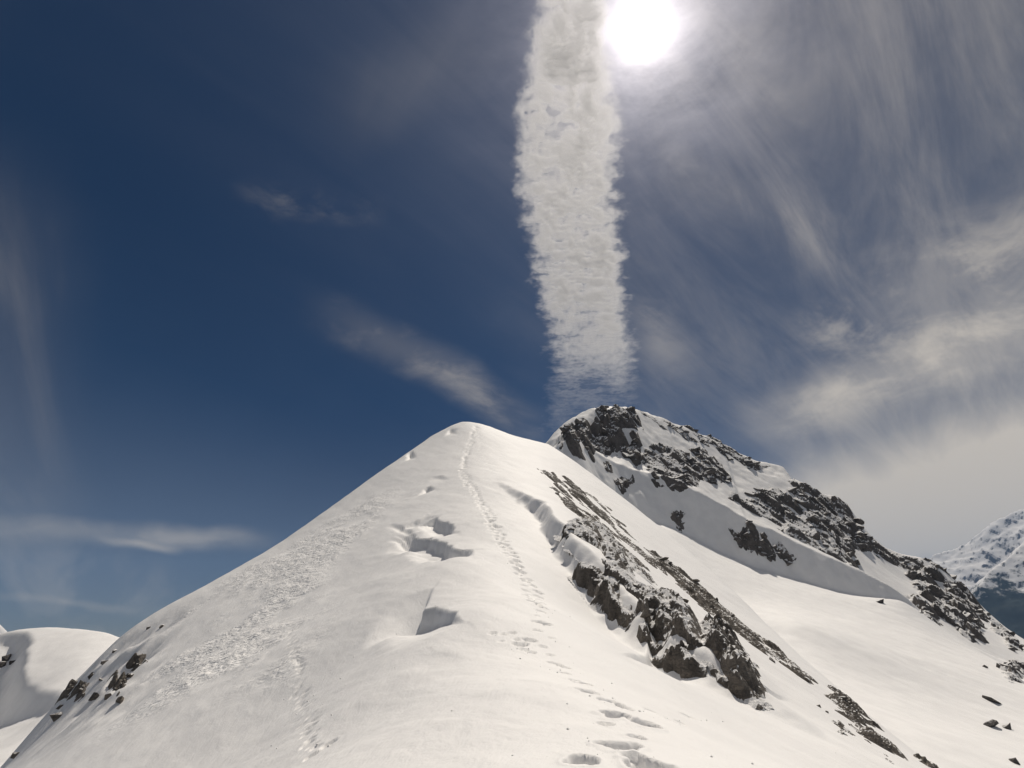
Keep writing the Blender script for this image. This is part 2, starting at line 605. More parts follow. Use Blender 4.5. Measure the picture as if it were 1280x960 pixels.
# footprints: photo position and size in metres
PRINTS = [(812, 954, .40), (776, 932, .42), (728, 949, .28), (806, 908, .38), (768, 897, .38), (767, 881, .36), (733, 866, .32), (731, 856, .30),
          (704, 842, .32), (706, 833, .28), (694, 828, .28), (662, 801, .34), (650, 806, .34), (681, 781, .36), (676, 766, .28),
          (815, 889, .22), (862, 898, .26), (616, 792, .24), (630, 794, .2), (664, 815, .25), (640, 792, .22), (655, 812, .2), (835, 900, .2),
          (790, 945, .22), (795, 920, .2), (757, 905, .2), (782, 889, .2), (748, 868, .2), (720, 852, .2), (688, 818, .24), (678, 808, .2), (672, 790, .24), (669, 778, .24),
          (645, 800, .18), (625, 802, .16), (690, 800, .2), (672, 772, .22), (850, 902, .16)]
FOOT = []
for px, py, s in PRINTS:
    p = hit(baseN, px, py)
    FOOT.append((p[0], p[1], s * 0.5, RNG.uniform(-0.5, 0.5), RNG.uniform(0.8, 1.1)))
trk = [(676, 760), (664, 738), (652, 716), (640, 697), (628, 676), (616, 655), (606, 636), (596, 618), (585, 605), (579, 592), (580, 575), (586, 558), (592, 543), (596, 531)]
TRK = [hit(baseN, *p)[:2] for p in trk]
k = 0
for a, b in zip(TRK[:-1], TRK[1:]):
    L = np.linalg.norm(b - a)
    n = max(2, int(L / 0.42))
    perp = np.array([-(b - a)[1], (b - a)[0]]) / L
    for i in range(n):
        q = a + (b - a) * (i / n) + perp * ((0.20 if k % 2 else -0.20) + RNG.normal(0, 0.10))
        FOOT.append((q[0], q[1], RNG.uniform(0.15, 0.26), RNG.uniform(-0.6, 0.6), RNG.uniform(0.8, 1.3)))
        k += 1
# a fainter second line of steps to the right of the first
TR2 = [hit(baseN, *p)[:2] for p in [(622, 590), (612, 586), (604, 572), (600, 552), (598, 535)]] 
for a, b in zip(TR2[:-1], TR2[1:]):
    L = np.linalg.norm(b - a)
    n = max(2, int(L / 0.9))
    for i in range(n):
        q = a + (b - a) * (i / n) + RNG.normal(0, 0.12, 2)
        FOOT.append((q[0], q[1], RNG.uniform(0.12, 0.2), RNG.uniform(-0.6, 0.6), RNG.uniform(0.4, 0.8)))
# an old line of steps down the left face
TR3 = [hit(baseN, *p)[:2] for p in [(362, 790), (372, 830), (380, 870), (384, 905), (402, 942)]]
for a, b in zip(TR3[:-1], TR3[1:]):
    L = np.linalg.norm(b - a)
    n = max(2, int(L / 0.35))
    for i in range(n):
        q = a + (b - a) * (i / n) + RNG.normal(0, 0.10, 2)
        FOOT.append((q[0], q[1], RNG.uniform(0.07, 0.15), RNG.uniform(-0.6, 0.6), RNG.uniform(0.4, 0.9)))
FOOT = np.array(FOOT)

CRUST = [tuple(hit(baseN, *p)[:2]) for p in [(150, 800), (250, 742), (350, 685), (450, 620), (510, 600), (500, 640), (430, 720), (395, 790), (375, 860), (250, 875), (125, 925)]]


HUMPS = [tuple(hit(baseN, *p)[:2]) for p in [(60, 900), (80, 860), (120, 815), (150, 796), (215, 775), (215, 800), (190, 850), (165, 885), (110, 915), (70, 925)]]


def crust_mask(x, y):
    d = poly_sd(x, y, CRUST)
    m = sstep(0.0, -5.0, d + 2.5 * fbm(x / 9, y / 9, 40, 3))
    return m * sstep(-0.30, 0.40, fbm(x / 4.0, y / 4.0, 50, 4) + 0.06)


def block_field(x, y, size, aniso, ang, seed, wall=2.4, tilt=0.7, fill=0.75):
    """upper envelope of tilted, steep-sided blocks: continuous, angular, cliffy"""
    c, s = math.cos(ang), math.sin(ang)
    X = (c * x + s * y) / (size * aniso); Y = (-s * x + c * y) / size
    X = X + 0.25 * fbm(X * 0.9, Y * 0.9, seed + 77, 2)
    ix = np.floor(X); iy = np.floor(Y)
    best = np.full(x.shape, -2.0)
    for i in range(-2, 3):
        for j in range(-2, 3):
            cx, cy = ix + i, iy + j
            px = cx + hash2(cx, cy, seed); py = cy + hash2(cx, cy, seed + 1)
            a = hash2(cx, cy, seed + 2)
            rad = 0.45 + 0.65 * hash2(cx, cy, seed + 3)
            g1 = (hash2(cx, cy, seed + 4) - 0.5) * tilt; g2 = (hash2(cx, cy, seed + 5) - 0.5) * tilt
            ra = (hash2(cx, cy, seed + 6) - 0.5) * 1.6
            dx, dy = X - px, Y - py
            cr, sr = np.cos(ra), np.sin(ra)
            rx = cr * dx + sr * dy; ry = -sr * dx + cr * dy
            top = a + g1 * dx + g2 * dy
            side = wall * (rad * fill - np.maximum(np.abs(rx), np.abs(ry) * 1.15))
            best = np.maximum(best, np.minimum(top, side))
    return best


def detailN(x, y, z, rock=False):
    """everything smaller than the control points"""
    r = np.hypot(x, y)
    z = z + 0.10 * fbm(x / 6.0, y / 6.0, 3, 4) * sstep(3, 20, r) + 0.015 * fbm(x / 1.1, y / 0.7, 5, 3)
    # wind ripples running across the slope
    u = x * 0.8 + y * 0.6
    z = z + 0.055 * fbm(u / 1.2, (y * 0.8 - x * 0.6) / 5.0, 8, 5) * sstep(2, 10, r)
    cm = crust_mask(x, y)
    a = ridged((x * 0.8 + y * 0.6) / 0.85, (y * 0.8 - x * 0.6) / 1.5, 21, 3)
    z = z + cm * 0.22 * (a - 0.5)
    # wind-carved humps among the rocks at the far end of the left slope
    hm = sstep(1.5, -3.0, poly_sd(x, y, HUMPS))
    uu = (x * 0.35 + y * 0.94); vv = (x * 0.94 - y * 0.35)
    z = z + hm * (2.2 * (ridged(vv / 3.2, uu / 7.0, 61, 3) - 0.6) + 0.25 * fbm(x / 1.2, y / 1.2, 62, 3))
    # rib step
    d, par = line_sd(x, y, RIB)
    d = -d                      # the right-hand side is the high one
    h = np.interp(par, np.arange(len(RIB)), RIB_H)
    rag = 0.5 * fbm(x / 1.7, y / 1.7, 60, 3)
    if rock:            # bare rock stands a little proud of the snow bank, in broken tiers
        bf1 = np.maximum(block_field(x, y, 1.5, 1.2, 0.4, 301, 2.0, 0.6), -0.5)
        bf2 = np.maximum(block_field(x, y, 0.6, 1.2, 0.9, 311, 2.0, 0.8), -0.5)
        bf3 = np.maximum(block_field(x, y, 0.9, 1.2, 1.5, 321, 2.0, 0.8), -0.5)
        d1 = d + 0.35 * rag + 0.45 * bf1 + 0.25 * bf2
        d2 = d + 0.35 * rag + 0.40 * bf3 - 0.30 * bf2
        st = 0.52 * sstep(-0.75, -0.15, d1) + 0.48 * sstep(-0.05, 0.75, d2)
        dd = d1
    else:
        w = np.interp(par, np.arange(len(RIB)), RIB_W)
        dd = d + rag
        st = sstep(-0.1 - (w - 0.7), 0.75, dd)
    z = z + h * st * (1 - sstep(1.2, np.interp(par, [0, 6, 8, 11], [11.0, 8.0, 3.5, 2.5]), d))
    for line, dep, wall, fade, side, rg in SCOOPS:
        L = np.array(line)
        pad = fade + 2
        m = (x > L[:, 0].min() - pad) & (x < L[:, 0].max() + pad) & (y > L[:, 1].min() - pad) & (y < L[:, 1].max() + pad)
        if not m.any():
            continue
        xm, ym = x[m], y[m]
        d, par = line_sd(xm, ym, line)
        if rg:
            d = d + rg * 2 * fbm(xm / 1.5, ym / 1.5, 70, 3)
        d = d * side
        n = len(dep)
        h = np.interp(par, np.arange(n), dep)
        endf = np.where((par <= 1e-6) | (par >= n - 1 - 1e-6), 0.25, 1.0)
        # ends: distance beyond the end points
        e0 = np.hypot(xm - L[0, 0], ym - L[0, 1]); e1 = np.hypot(xm - L[-1, 0], ym - L[-1, 1])
        h = h * np.where(par <= 1e-6, np.exp(-e0 / (0.5 + 0.15 * fade)), 1) * np.where(par >= n - 1 - 1e-6, np.exp(-e1 / (0.5 + 0.15 * fade)), 1)
        z[m] -= h * sstep(0, wall, d) * (1 - sstep(0.15 * fade, fade, d))
    for fx, fy, fr, fa, fd in FOOT:
        m = (np.abs(x - fx) < fr * 3) & (np.abs(y - fy) < fr * 3)
        if not m.any():
            continue
        dx = x[m] - fx; dy = y[m] - fy
        c, s = math.cos(fa), math.sin(fa)
        X = (c * dx + s * dy) / fr; Y = (-s * dx + c * dy) / (fr * 0.95)
        q = (np.abs(X) ** 2.6 + np.abs(Y) ** 2.6) ** (1 / 2.6) + 0.60 * fbm(x[m] / 0.22, y[m] / 0.22, 90, 4) + 0.3 * np.sin(3 * np.arctan2(Y, X) + fx * 9) * 0.35
        z[m] -= fd * 0.85 * fr * sstep(1.10, 0.72, q)
        z[m] += 0.09 * fr * np.exp(-((q - 1.25) / 0.22) ** 2)
    return z


def HNrock(x, y):
    return detailN(x, y, baseN(x, y), True)


def HN(x, y):
    return detailN(x, y, baseN(x, y))


def build_near_ridge():
    nr, nc = 900, 820
    r = np.concatenate([[0.0, 1.2], np.geomspace(2.6, 150, nr - 2)])
    # fine in front, where the ridge runs on, coarse behind
    th_f = np.radians(np.linspace(-64, 64, nc - 90))
    th_b = np.radians(np.linspace(64, 296, 92)[1:-1])
    th = np.concatenate([th_f, th_b, th_f[:1] + 2 * math.pi])
    R, T = np.meshgrid(r, th, indexing='ij')
    x = R * np.sin(T); y = R * np.cos(T)
    xr, yr = x.ravel(), y.ravel()
    z = HN(xr, yr)
    V = np.stack([xr, yr, z], 1)
    F = grid_faces(len(r), len(th))
    keepv = poly_sd(xr, yr, POLY_N) < 45
    V2, F2, used = drop_verts(V, F, keepv[F].all(1))
    me = np_mesh('snow_ridge', V2, F2)
    at_ = me.attributes.new('crust', 'FLOAT', 'POINT')
    at_.data.foreach_set('value', crust_mask(xr[used], yr[used]).astype(np.float32))
    o = link('snow_ridge', me, M_SNOW)
    tag(o, 'near snow ridge with a line of footprints climbing to its rounded top', 'ridge', kind='structure')


build_near_ridge()


def build_clumps():
    """little lumps of snow kicked loose round the steps and rolled down the slope"""
    rnd = np.random.default_rng(5)
    base = np.array([(1, 0, 0), (-1, 0, 0), (0, 1, 0), (0, -1, 0), (0, 0, 1), (0, 0, -1)], float)
    tri = np.array([(0, 2, 4), (2, 1, 4), (1, 3, 4), (3, 0, 4), (2, 0, 5), (1, 2, 5), (3, 1, 5), (0, 3, 5)])
    P = []
    for fx, fy, fr, _, _ in FOOT[:23]:
        for _ in range(7):
            P.append((fx + rnd.normal(0, 0.26), fy + rnd.normal(0, 0.26), min(0.022, 0.005 * math.exp(rnd.normal(0.2, 0.6)))))
    for fx, fy, fr, _, _ in FOOT[23::3]:
        P.append((fx + rnd.normal(0, 0.5), fy + rnd.normal(0, 0.5), rnd.uniform(0.012, 0.035)))
    for _ in range(50):
        a = rnd.uniform(-0.5, 0.75); r = rnd.uniform(5, 24)
        P.append((r * math.sin(a), r * math.cos(a), rnd.uniform(0.004, 0.012) * (1 + r / 14)))
    P = np.array(P)
    z = HN(P[:, 0], P[:, 1])
    V = []; F = []
    for i, (x, y, r) in enumerate(P):
        V.append(base * r * rnd.uniform(0.6, 1.3, (6, 1)) + np.array([x, y, z[i] + 0.3 * r]))
        F.append(tri + 6 * i)
    o = link('snow_clumps', np_mesh('snow_clumps', np.concatenate(V), np.concatenate(F)), M_SNOW)
    tag(o, 'small loose lumps of snow scattered round the footprints', 'snow lumps', kind='stuff')


build_clumps()

# ------------------------------------------------------------------ the peak and the bowl below it
MP = []
for p in [(640, 590, 190), (672, 566, 193), (700, 546, 197), (735, 521, 222), (765, 509, 230), (800, 513, 238), (850, 529, 240), (900, 554, 240), (960, 581, 238),
          (1000, 603, 235), (1030, 622, 233), (1060, 632, 233), (1078, 660, 232), (1110, 688, 232), (1170, 704, 232), (1210, 738, 230), (1250, 783, 228), (1280, 803, 226),
          (725, 592, 180), (757, 620, 186), (830, 656, 190), (917, 697, 188), (983, 721, 183), (1067, 744, 178), (1130, 752, 175), (900, 740, 148), (960, 790, 123), (1040, 850, 100), (1160, 950, 72),
          (740, 565, 206), (800, 575, 210), (870, 605, 206), (942, 644, 200), (1005, 675, 194), (1055, 705, 188), (1200, 800, 172), (1262, 835, 165),
          (850, 560, 225), (930, 600, 220), (1000, 640, 212), (1060, 680, 208), (1120, 720, 208), (1170, 750, 200),
          (1000, 750, 160), (1060, 775, 150), (1100, 850, 110), (1200, 870, 112), (1250, 930, 88), (1280, 960, 78), (1000, 780, 125)]:
    MP.append(tuple(at(*p)))
MP += [(60, 40, -25), (95, 60, -26), (150, 110, -20), (200, 160, -16), (-10, 120, 10), (10, 60, -12)]
BANK = [tuple(at(*p)[:2]) for p in [(640, 600, 178), (700, 578, 180), (725, 592, 181), (757, 620, 186), (790, 640, 189), (830, 656, 190), (865, 671, 190), (917, 697, 188), (949, 718, 184), (983, 721, 183), (1017, 730, 181),
                                    (1067, 744, 178), (1099, 749, 176), (1130, 752, 175), (1160, 765, 174)]]
BANK_W = [0, 4, 8, 12, 12, 11, 10, 9, 9, 8, 7, 6, 4.5, 2, 0]


def bank(x, y):
    """the steep shaded bank under the crags"""
    d, par = line_sd(x, y, BANK)
    w = np.interp(par, np.arange(len(BANK)), BANK_W)
    d = -d + 1.9 * fbm(x / 8, y / 8, 31, 4)
    return 1.62 * np.clip(d, 0, w) - 0.10 * np.clip(d - w, 0, 12)


MP = [(p[0], p[1], p[2] - float(bank(np.array([p[0]]), np.array([p[1]]))[0])) for p in MP]
tpsM = TPS(MP, lam=0.01)
SKY_M = [(600, 640, 185), (640, 588, 190), (672, 564, 193), (698, 548, 197), (735, 521, 222), (765, 509, 230), (800, 513, 238), (850, 529, 240), (900, 554, 240), (960, 581, 238),
         (1000, 603, 235), (1030, 622, 233), (1060, 632, 233), (1078, 660, 232), (1110, 688, 232), (1170, 704, 232), (1210, 738, 230), (1250, 783, 228), (1280, 803, 226)]
POLY_M = [tuple(at(*p)[:2]) for p in SKY_M] + [(235, 205), (260, 120), (220, 20), (60, -20), (-10, 60)]


def baseM(x, y):
    d = poly_sd(x, y, POLY_M)
    return tpsM(x, y) + bank(x, y) - 1.1 * softplus(d - 1.0, 0.8) - 0.01 * np.maximum(d, 0) ** 2


def HM(x, y):
    z = baseM(x, y)
    steep = sstep(25, 70, z)
    z = z + (0.5 + 2.2 * steep) * fbm(x / 16, y / 16, 5, 5) + 0.12 * fbm((x * .6 + y * .8) / 2.2, (y * .6 - x * .8) / 9, 9, 4)
    z = z + 1.2 * steep * (ridged(x / 13, y / 30, 12, 4) - 0.5)
    return z


def build_peak():
    xs = np.linspace(-20, 262, 500)
    ys = np.concatenate([np.linspace(-15, 100, 120)[:-1], np.linspace(100, 290, 420)])
    X, Y = np.meshgrid(xs, ys)
    x, y = X.ravel(), Y.ravel()
    z = HM(x, y)
    V = np.stack([x, y, z], 1)
    F = grid_faces(len(ys), len(xs))
    keepv = poly_sd(x, y, POLY_M) < 50
    V, F, _ = drop_verts(V, F, keepv[F].all(1))
    o = link('mountain', np_mesh('mountain', V, F), M_SNOW)
    tag(o, 'higher snowy peak with a wide snow bowl beneath it', 'mountain', kind='structure')


build_peak()

# ------------------------------------------------------------------ the shoulder on the left
LP = [tuple(at(*p)) for p in [(0, 791, 150), (30, 786, 150), (70, 784, 150), (100, 786, 148), (145, 794, 145), (200, 815, 145),
                              (100, 830, 128), (60, 870, 112), (140, 850, 120), (30, 950, 92), (0, 880, 118), (0, 955, 95), (0, 830, 132), (80, 950, 90)]]
LP += [(-230, 150, -25), (-200, 80, -40), (-60, 100, -18), (-60, 70, -30)]
tpsL = TPS(LP, lam=0.01)
POLY_L = [tuple(at(*p)[:2]) for p in [(-60, 800, 150), (0, 791, 150), (30, 786, 150), (70, 784, 150), (100, 786, 148), (145, 794, 145), (200, 815, 145)]]
POLY_L += [(-40, 110), (-40, 60), (-120, 40), (-230, 60), (-220, 140)]


def baseL(x, y):
    d = poly_sd(x, y, POLY_L)
    return tpsL(x, y) - 1.0 * softplus(d - 0.8, 0.7) - 0.01 * np.maximum(d, 0) ** 2


CORN = [tuple(hit(baseL, *p)[:2]) for p in [(-20, 796), (12, 790), (35, 790), (41, 800), (37, 822), (33, 845), (45, 854), (75, 864), (110, 872)]]


def HL(x, y):
    z = baseL(x, y)
    z = z + 0.5 * fbm(x / 18, y / 18, 5, 4) + 0.08 * fbm(x / 2.5, y / 2.5, 9, 3)
    d, par = line_sd(x, y, CORN)
    h = np.interp(par, np.arange(len(CORN)), [1.0, 2.0, 3.0, 5.0, 7.0, 8.0, 5.0, 3.0, 1.0])
    d = d + 0.8 * fbm(x / 6, y / 6, 71, 3)
    z = z - h * sstep(0, 3.0, d) * (1 - 0.85 * sstep(6, 26, d))
    return z


def build_shoulder():
    xs = np.linspace(-235, -35, 360)
    ys = np.linspace(35, 190, 300)
    X, Y = np.meshgrid(xs, ys)
    x, y = X.ravel(), Y.ravel()
    V = np.stack([x, y, HL(x, y)], 1)
    F = grid_faces(len(ys), len(xs))
    keepv = poly_sd(x, y, POLY_L) < 40
    V, F, _ = drop_verts(V, F, keepv[F].all(1))
    o = link('snow_shoulder', np_mesh('snow_shoulder', V, F), M_SNOW)
    tag(o, 'rounded snow shoulder with a shaded cornice edge beyond the left slope', 'snow hill', kind='structure')


build_shoulder()


# ------------------------------------------------------------------ far mountains and the valley
def ridge_mountain(name, crest, slope, half, n, amp, seed, label, mat=None):
    C = np.array(crest, float)
    x0, y0 = C[:, 0].min() - half, C[:, 1].min() - half
    x1, y1 = C[:, 0].max() + half * 0.6, C[:, 1].max() + half * 0.7
    xs = np.linspace(x0, x1, n); ys = np.linspace(y0, y1, n)
    X, Y = np.meshgrid(xs, ys)
    x, y = X.ravel(), Y.ravel()
    d, par = line_sd(x, y, [tuple(c[:2]) for c in C])
    zc = np.interp(par, np.arange(len(C)), C[:, 2])
    d = np.abs(d)
    rn = ridged(x / 1300, y / 1300, seed, 7, 0.55)
    z = zc - slope * d + amp * (rn - 0.55) * (0.25 + 0.75 * sstep(0, 500, d)) + 0.16 * amp * fbm(x / 160, y / 160, seed + 9, 5, 0.6)
    V = np.stack([x, y, z], 1)
    F = grid_faces(n, n)
    keepv = z > -1380
    V, F, _ = drop_verts(V, F, keepv[F].any(1))
    o = link(name, np_mesh(name, V, F), mat or M_FAR)
    tag(o, label, 'mountain', 'far mountains', 'structure')


ridge_mountain('far_mountain', [tuple(at(1060, 760, 7000)), tuple(at(1130, 718, 6800)), tuple(at(1165, 697, 6600)), tuple(at(1205, 680, 6500)), tuple(at(1240, 656, 6400)),
                                tuple(at(1285, 636, 6300)), tuple(at(1400, 632, 6200)), tuple(at(1600, 660, 6000))], 0.62, 2600, 330, 330, 3,
               'hazy snow covered mountain range rising behind the right end of the peak')
ridge_mountain('far_mountain', [tuple(at(1130, 900, 3900)), tuple(at(1200, 770, 4000)), tuple(at(1222, 735, 4050)), tuple(at(1250, 705, 4150)), tuple(at(1285, 672, 4250)),
                                tuple(at(1400, 610, 4350)), tuple(at(1600, 620, 4300))], 0.70, 1900, 330, 260, 23,
               'nearer far mountain flank with snowy top and dark blue forest below')
ridge_mountain('far_mountain', [(-9000, 3600, 900), (-5200, 3700, 520), tuple(at(-70, 745, 3700)), tuple(at(-5, 776, 3700)), tuple(at(60, 830, 3700))], 0.62, 2000, 200, 120, 33,
               'tip of a distant snowy peak at the left edge', M_FAR_BARE)

me = np_mesh('valley_ground', np.array([(-13000, -13000, -1300), (13000, -13000, -1300), (13000, 13000, -1300), (-13000, 13000, -1300)], float), np.array([[0, 1, 2, 3]]))
tag(link('valley_ground', me, M_FAR), 'dark forested valley floor far below the ridge', 'valley', kind='structure')


# ------------------------------------------------------------------ rock outcrops
def block_variant(i):
    """angular, layered piece of rock about 1 m across"""
    rnd = random.Random(100 + i)
    bm = bmesh.new()
    for _ in range(13):
        v = Vector((rnd.uniform(-1, 1), rnd.uniform(-1, 1), rnd.uniform(-1, 1)))
        m = max(abs(v.x), abs(v.y), abs(v.z))
        v = v / m * rnd.uniform(0.75, 1.0)
        bm.verts.new((v.x * 0.55, v.y * 0.42, v.z * 0.36))
    res = bmesh.ops.convex_hull(bm, input=bm.verts)
    bmesh.ops.delete(bm, geom=[e for e in res['geom_interior'] if isinstance(e, bmesh.types.BMVert)], context='VERTS')
    me = bpy.data.meshes.new('rock')
    bm.to_mesh(me)
    bm.free()
    return me


def blocks_for(mat):
    out = []
    for i in range(12):
        me = block_variant(i)
        me.materials.append(mat)
        out.append(me)
    return out


B_NEAR = blocks_for(M_ROCK_NEAR)
B_BARE = blocks_for(M_ROCK_BARE)
B_FAR = blocks_for(M_ROCK_FAR)
B_DARK = blocks_for(M_ROCK_DARK)


def outcrop(name, label, H, pts, mat, blocks, res, amp, size, aniso=1.0, ang=0.0, bias=0.45, edge=None, nblk=20, bsize=(0.6, 1.4), seed=1, group=None, cat='rock outcrop', up=0.25, wall=2.4, tilt=0.8, frac=1.0, Hr=None):
    """a crag: an angular rock face standing out of the snow, with loose and jutting blocks as parts"""
    poly = [tuple(hit(H, *p)) for p in pts]
    P = np.array(poly)
    cx, cy = P[:, 0].mean(), P[:, 1].mean()
    cz = float(H(np.array([cx]), np.array([cy]))[0])
    root = empty(name, (cx, cy, cz))
    tag(root, label, cat, group)
    edge = edge or 2.0 * size
    pad = 0.5 * edge
    xs = np.arange(P[:, 0].min() - pad, P[:, 0].max() + pad, res)
    ys = np.arange(P[:, 1].min() - pad, P[:, 1].max() + pad, res)
    X, Y = np.meshgrid(xs, ys)
    x, y = X.ravel(), Y.ravel()
    d = poly_sd(x, y, P[:, :2])
    ok = d < pad
    o = np.full(len(x), -9.0)
    xo, yo, do = x[ok], y[ok], d[ok]
    f = block_field(xo, yo, size, aniso, ang, seed, wall, tilt)
    f2 = block_field(xo, yo, size * 0.42, aniso, ang + 0.25, seed + 20, wall, tilt)
    f3 = block_field(xo, yo, size * 0.17, aniso, ang - 0.3, seed + 40, wall, tilt)
    m = sstep(0.35 * edge, -0.65 * edge, do + 0.5 * edge * fbm(xo / (1.6 * size), yo / (1.6 * size), seed + 60, 4))
    o[ok] = amp * (m * (np.maximum(f, -0.6) + frac * (0.5 * np.maximum(f2, -0.5) + 0.24 * np.maximum(f3, -0.5)) + up) - bias)
    z = (Hr or H)(x, y) + o
    V = np.stack([x - cx, y - cy, z - cz], 1)
    F = grid_faces(len(ys), len(xs))
    keep = (o[F] > -0.12 * amp).any(1) & (o[F] > -8).all(1)
    if keep.any():
        V2, F2, _ = drop_verts(V, F, keep)
        link('rock_face', np_mesh('rock_face', V2, F2, smooth=False), mat, root)
    cand = np.where((o > -0.05 * amp) & (d < 0.1 * edge))[0]
    if len(cand) and nblk:
        rnd = random.Random(seed)
        for _ in range(nblk):
            i = int(cand[rnd.randrange(len(cand))])
            s = rnd.uniform(*bsize)
            b = link('rock', blocks[rnd.randrange(len(blocks))], None, root)
            b.location = (x[i] - cx, y[i] - cy, z[i] - cz - 0.22 * s)
            b.scale = (s * aniso ** 0.7 * rnd.uniform(0.8, 1.3), s * rnd.uniform(0.8, 1.2), s * rnd.uniform(0.7, 1.2))
            b.rotation_euler = (rnd.uniform(-0.5, 0.5), rnd.uniform(-0.5, 0.5), ang + rnd.uniform(-0.5, 0.5))
    return root


STR = math.atan2(RIB[7][1] - RIB[3][1], RIB[7][0] - RIB[3][0])
# rocks along the rib right of the track
RG = 'rock outcrops along the ridge'
outcrop('rock_outcrop', 'big brown block at the left edge of the rock band, nearest the footprints', HN, [(718, 722), (735, 705), (755, 704), (780, 712), (798, 738), (790, 768), (775, 774), (745, 752), (728, 735)],
        M_ROCK_NEAR, B_NEAR, 0.08, 0.55, 1.6, 1.3, STR, -0.10, 0.9, 5, (0.4, 0.7), 3, RG, up=0.35, frac=0.6, Hr=HNrock)
outcrop('rock_outcrop', 'dark broken rocks at the top end of the near rock band, by the shaded scoop', HN, [(696, 672), (705, 655), (728, 650), (760, 670), (800, 705), (818, 732), (790, 735), (762, 715), (735, 706), (712, 694)],
        M_ROCK_NEAR, B_NEAR, 0.10, 0.75, 1.5, 1.6, STR, 0.30, 1.8, 14, (0.3, 0.6), 13, RG, frac=0.6, Hr=HNrock)
outcrop('rock_outcrop', 'jagged dark rock ribs in the middle of the near rock band', HN, [(782, 768), (778, 745), (800, 735), (845, 750), (872, 775), (878, 800), (868, 838), (850, 838), (820, 822), (795, 796)],
        M_ROCK_NEAR, B_NEAR, 0.08, 0.7, 1.3, 1.1, STR, 0.10, 1.0, 12, (0.3, 0.6), 24, RG, up=0.3, frac=0.6, Hr=HNrock)
outcrop('rock_outcrop', 'dark rock tower at the lower end of the near rock band', HN, [(876, 790), (880, 775), (895, 778), (922, 802), (946, 845), (952, 876), (925, 878), (905, 850), (890, 815)],
        M_ROCK_NEAR, B_NEAR, 0.08, 0.75, 0.9, 1.0, STR, 0.10, 1.0, 10, (0.25, 0.5), 39, RG, up=0.35, frac=0.6, Hr=HNrock)
outcrop('rock_slabs', 'long thin rock streaks showing through snow high on the near ridge', HN, [(672, 586), (700, 592), (745, 622), (790, 662), (840, 710), (815, 715), (770, 690), (735, 662), (700, 625), (682, 606)],
        M_ROCK_BARE, B_NEAR, 0.14, 0.55, 1.0, 5.0, STR + 0.05, 0.62, 2.0, 0, (0.3, 0.7), 46, RG, frac=0.55, tilt=1.4)
outcrop('rock_slabs', 'thin broken rock streaks down the outer edge of the near ridge', HN, [(805, 684), (840, 704), (890, 742), (945, 792), (1004, 838), (1030, 858), (1018, 858), (985, 838), (930, 800), (880, 762), (835, 722)],
        M_ROCK_BARE, B_NEAR, 0.10, 0.5, 0.8, 4.0, STR + 0.05, 0.40, 0.9, 8, (0.25, 0.55), 57, RG, frac=0.5, tilt=1.4)
outcrop('rock_slabs', 'scattered low rocks near the bottom right on the edge of the slope', HN, [(1030, 855), (1050, 862), (1085, 895), (1130, 945), (1120, 958), (1095, 940), (1060, 905), (1035, 872)],
        M_ROCK_BARE, B_NEAR, 0.07, 0.45, 0.7, 2.6, STR + 0.2, 0.45, 1.2, 9, (0.15, 0.3), 68, RG, frac=0.7)
outcrop('rock_slabs', 'last small rocks on the slope edge at the bottom of the picture', HN, [(1138, 928), (1155, 935), (1185, 960), (1165, 962), (1145, 948)],
        M_ROCK_BARE, B_NEAR, 0.07, 0.42, 0.6, 2.0, STR + 0.2, 0.42, 0.9, 5, (0.15, 0.28), 79, RG)
outcrop('rock_slabs', 'little row of dark rocks on the snow, left of the bottom right rocks', HN, [(1045, 900), (1055, 905), (1060, 920), (1050, 918)],
        M_ROCK_BARE, B_NEAR, 0.06, 0.35, 0.5, 1.5, STR, 0.2, 0.7, 3, (0.15, 0.25), 88, RG)

# rocks of the peak
PG = 'crags of the peak'
CRAG_FRAC = 0.40
outcrop('crag', 'dark summit crag of the higher peak', HM, [(700, 560), (706, 540), (735, 522), (757, 508), (790, 512), (806, 535), (808, 560), (796, 585), (780, 568), (745, 568), (720, 578)],
        M_ROCK_FAR, B_FAR, 0.42, 5.4, 6.0, 1.0, 1.2, 0.34, 6, 34, (2.0, 5.0), 101, PG, 'crag', frac=CRAG_FRAC, up=0.35)
outcrop('crag', 'rock bands right below the summit crag between snow gullies', HM, [(800, 572), (825, 555), (850, 560), (880, 565), (910, 580), (915, 605), (890, 606), (850, 612), (815, 598)],
        M_ROCK_FAR, B_FAR, 0.42, 3.06, 5.0, 1.3, -0.6, 0.38, 6, 30, (1.5, 4.0), 112, PG, 'crag', frac=CRAG_FRAC, up=0.3)
outcrop('crag', 'broken rocks along the skyline right of the summit', HM, [(800, 514), (850, 527), (905, 553), (965, 582), (950, 590), (895, 568), (850, 548), (812, 530)],
        M_ROCK_FAR, B_FAR, 0.45, 2.18, 4.0, 1.6, -0.4, 0.46, 5, 26, (1.2, 3.0), 123, PG, 'crag', frac=CRAG_FRAC)
outcrop('crag', 'large dark rock wall falling from the notched shoulder of the peak', HM, [(908, 622), (940, 606), (985, 606), (1000, 600), (1035, 622), (1060, 632), (1078, 660), (1095, 684), (1082, 696), (1060, 706), (1030, 690), (985, 668), (940, 640)],
        M_ROCK_FAR, B_FAR, 0.42, 3.74, 5.5, 1.3, -0.7, 0.30, 6, 44, (2.0, 4.5), 134, PG, 'crag', frac=CRAG_FRAC, up=0.4)
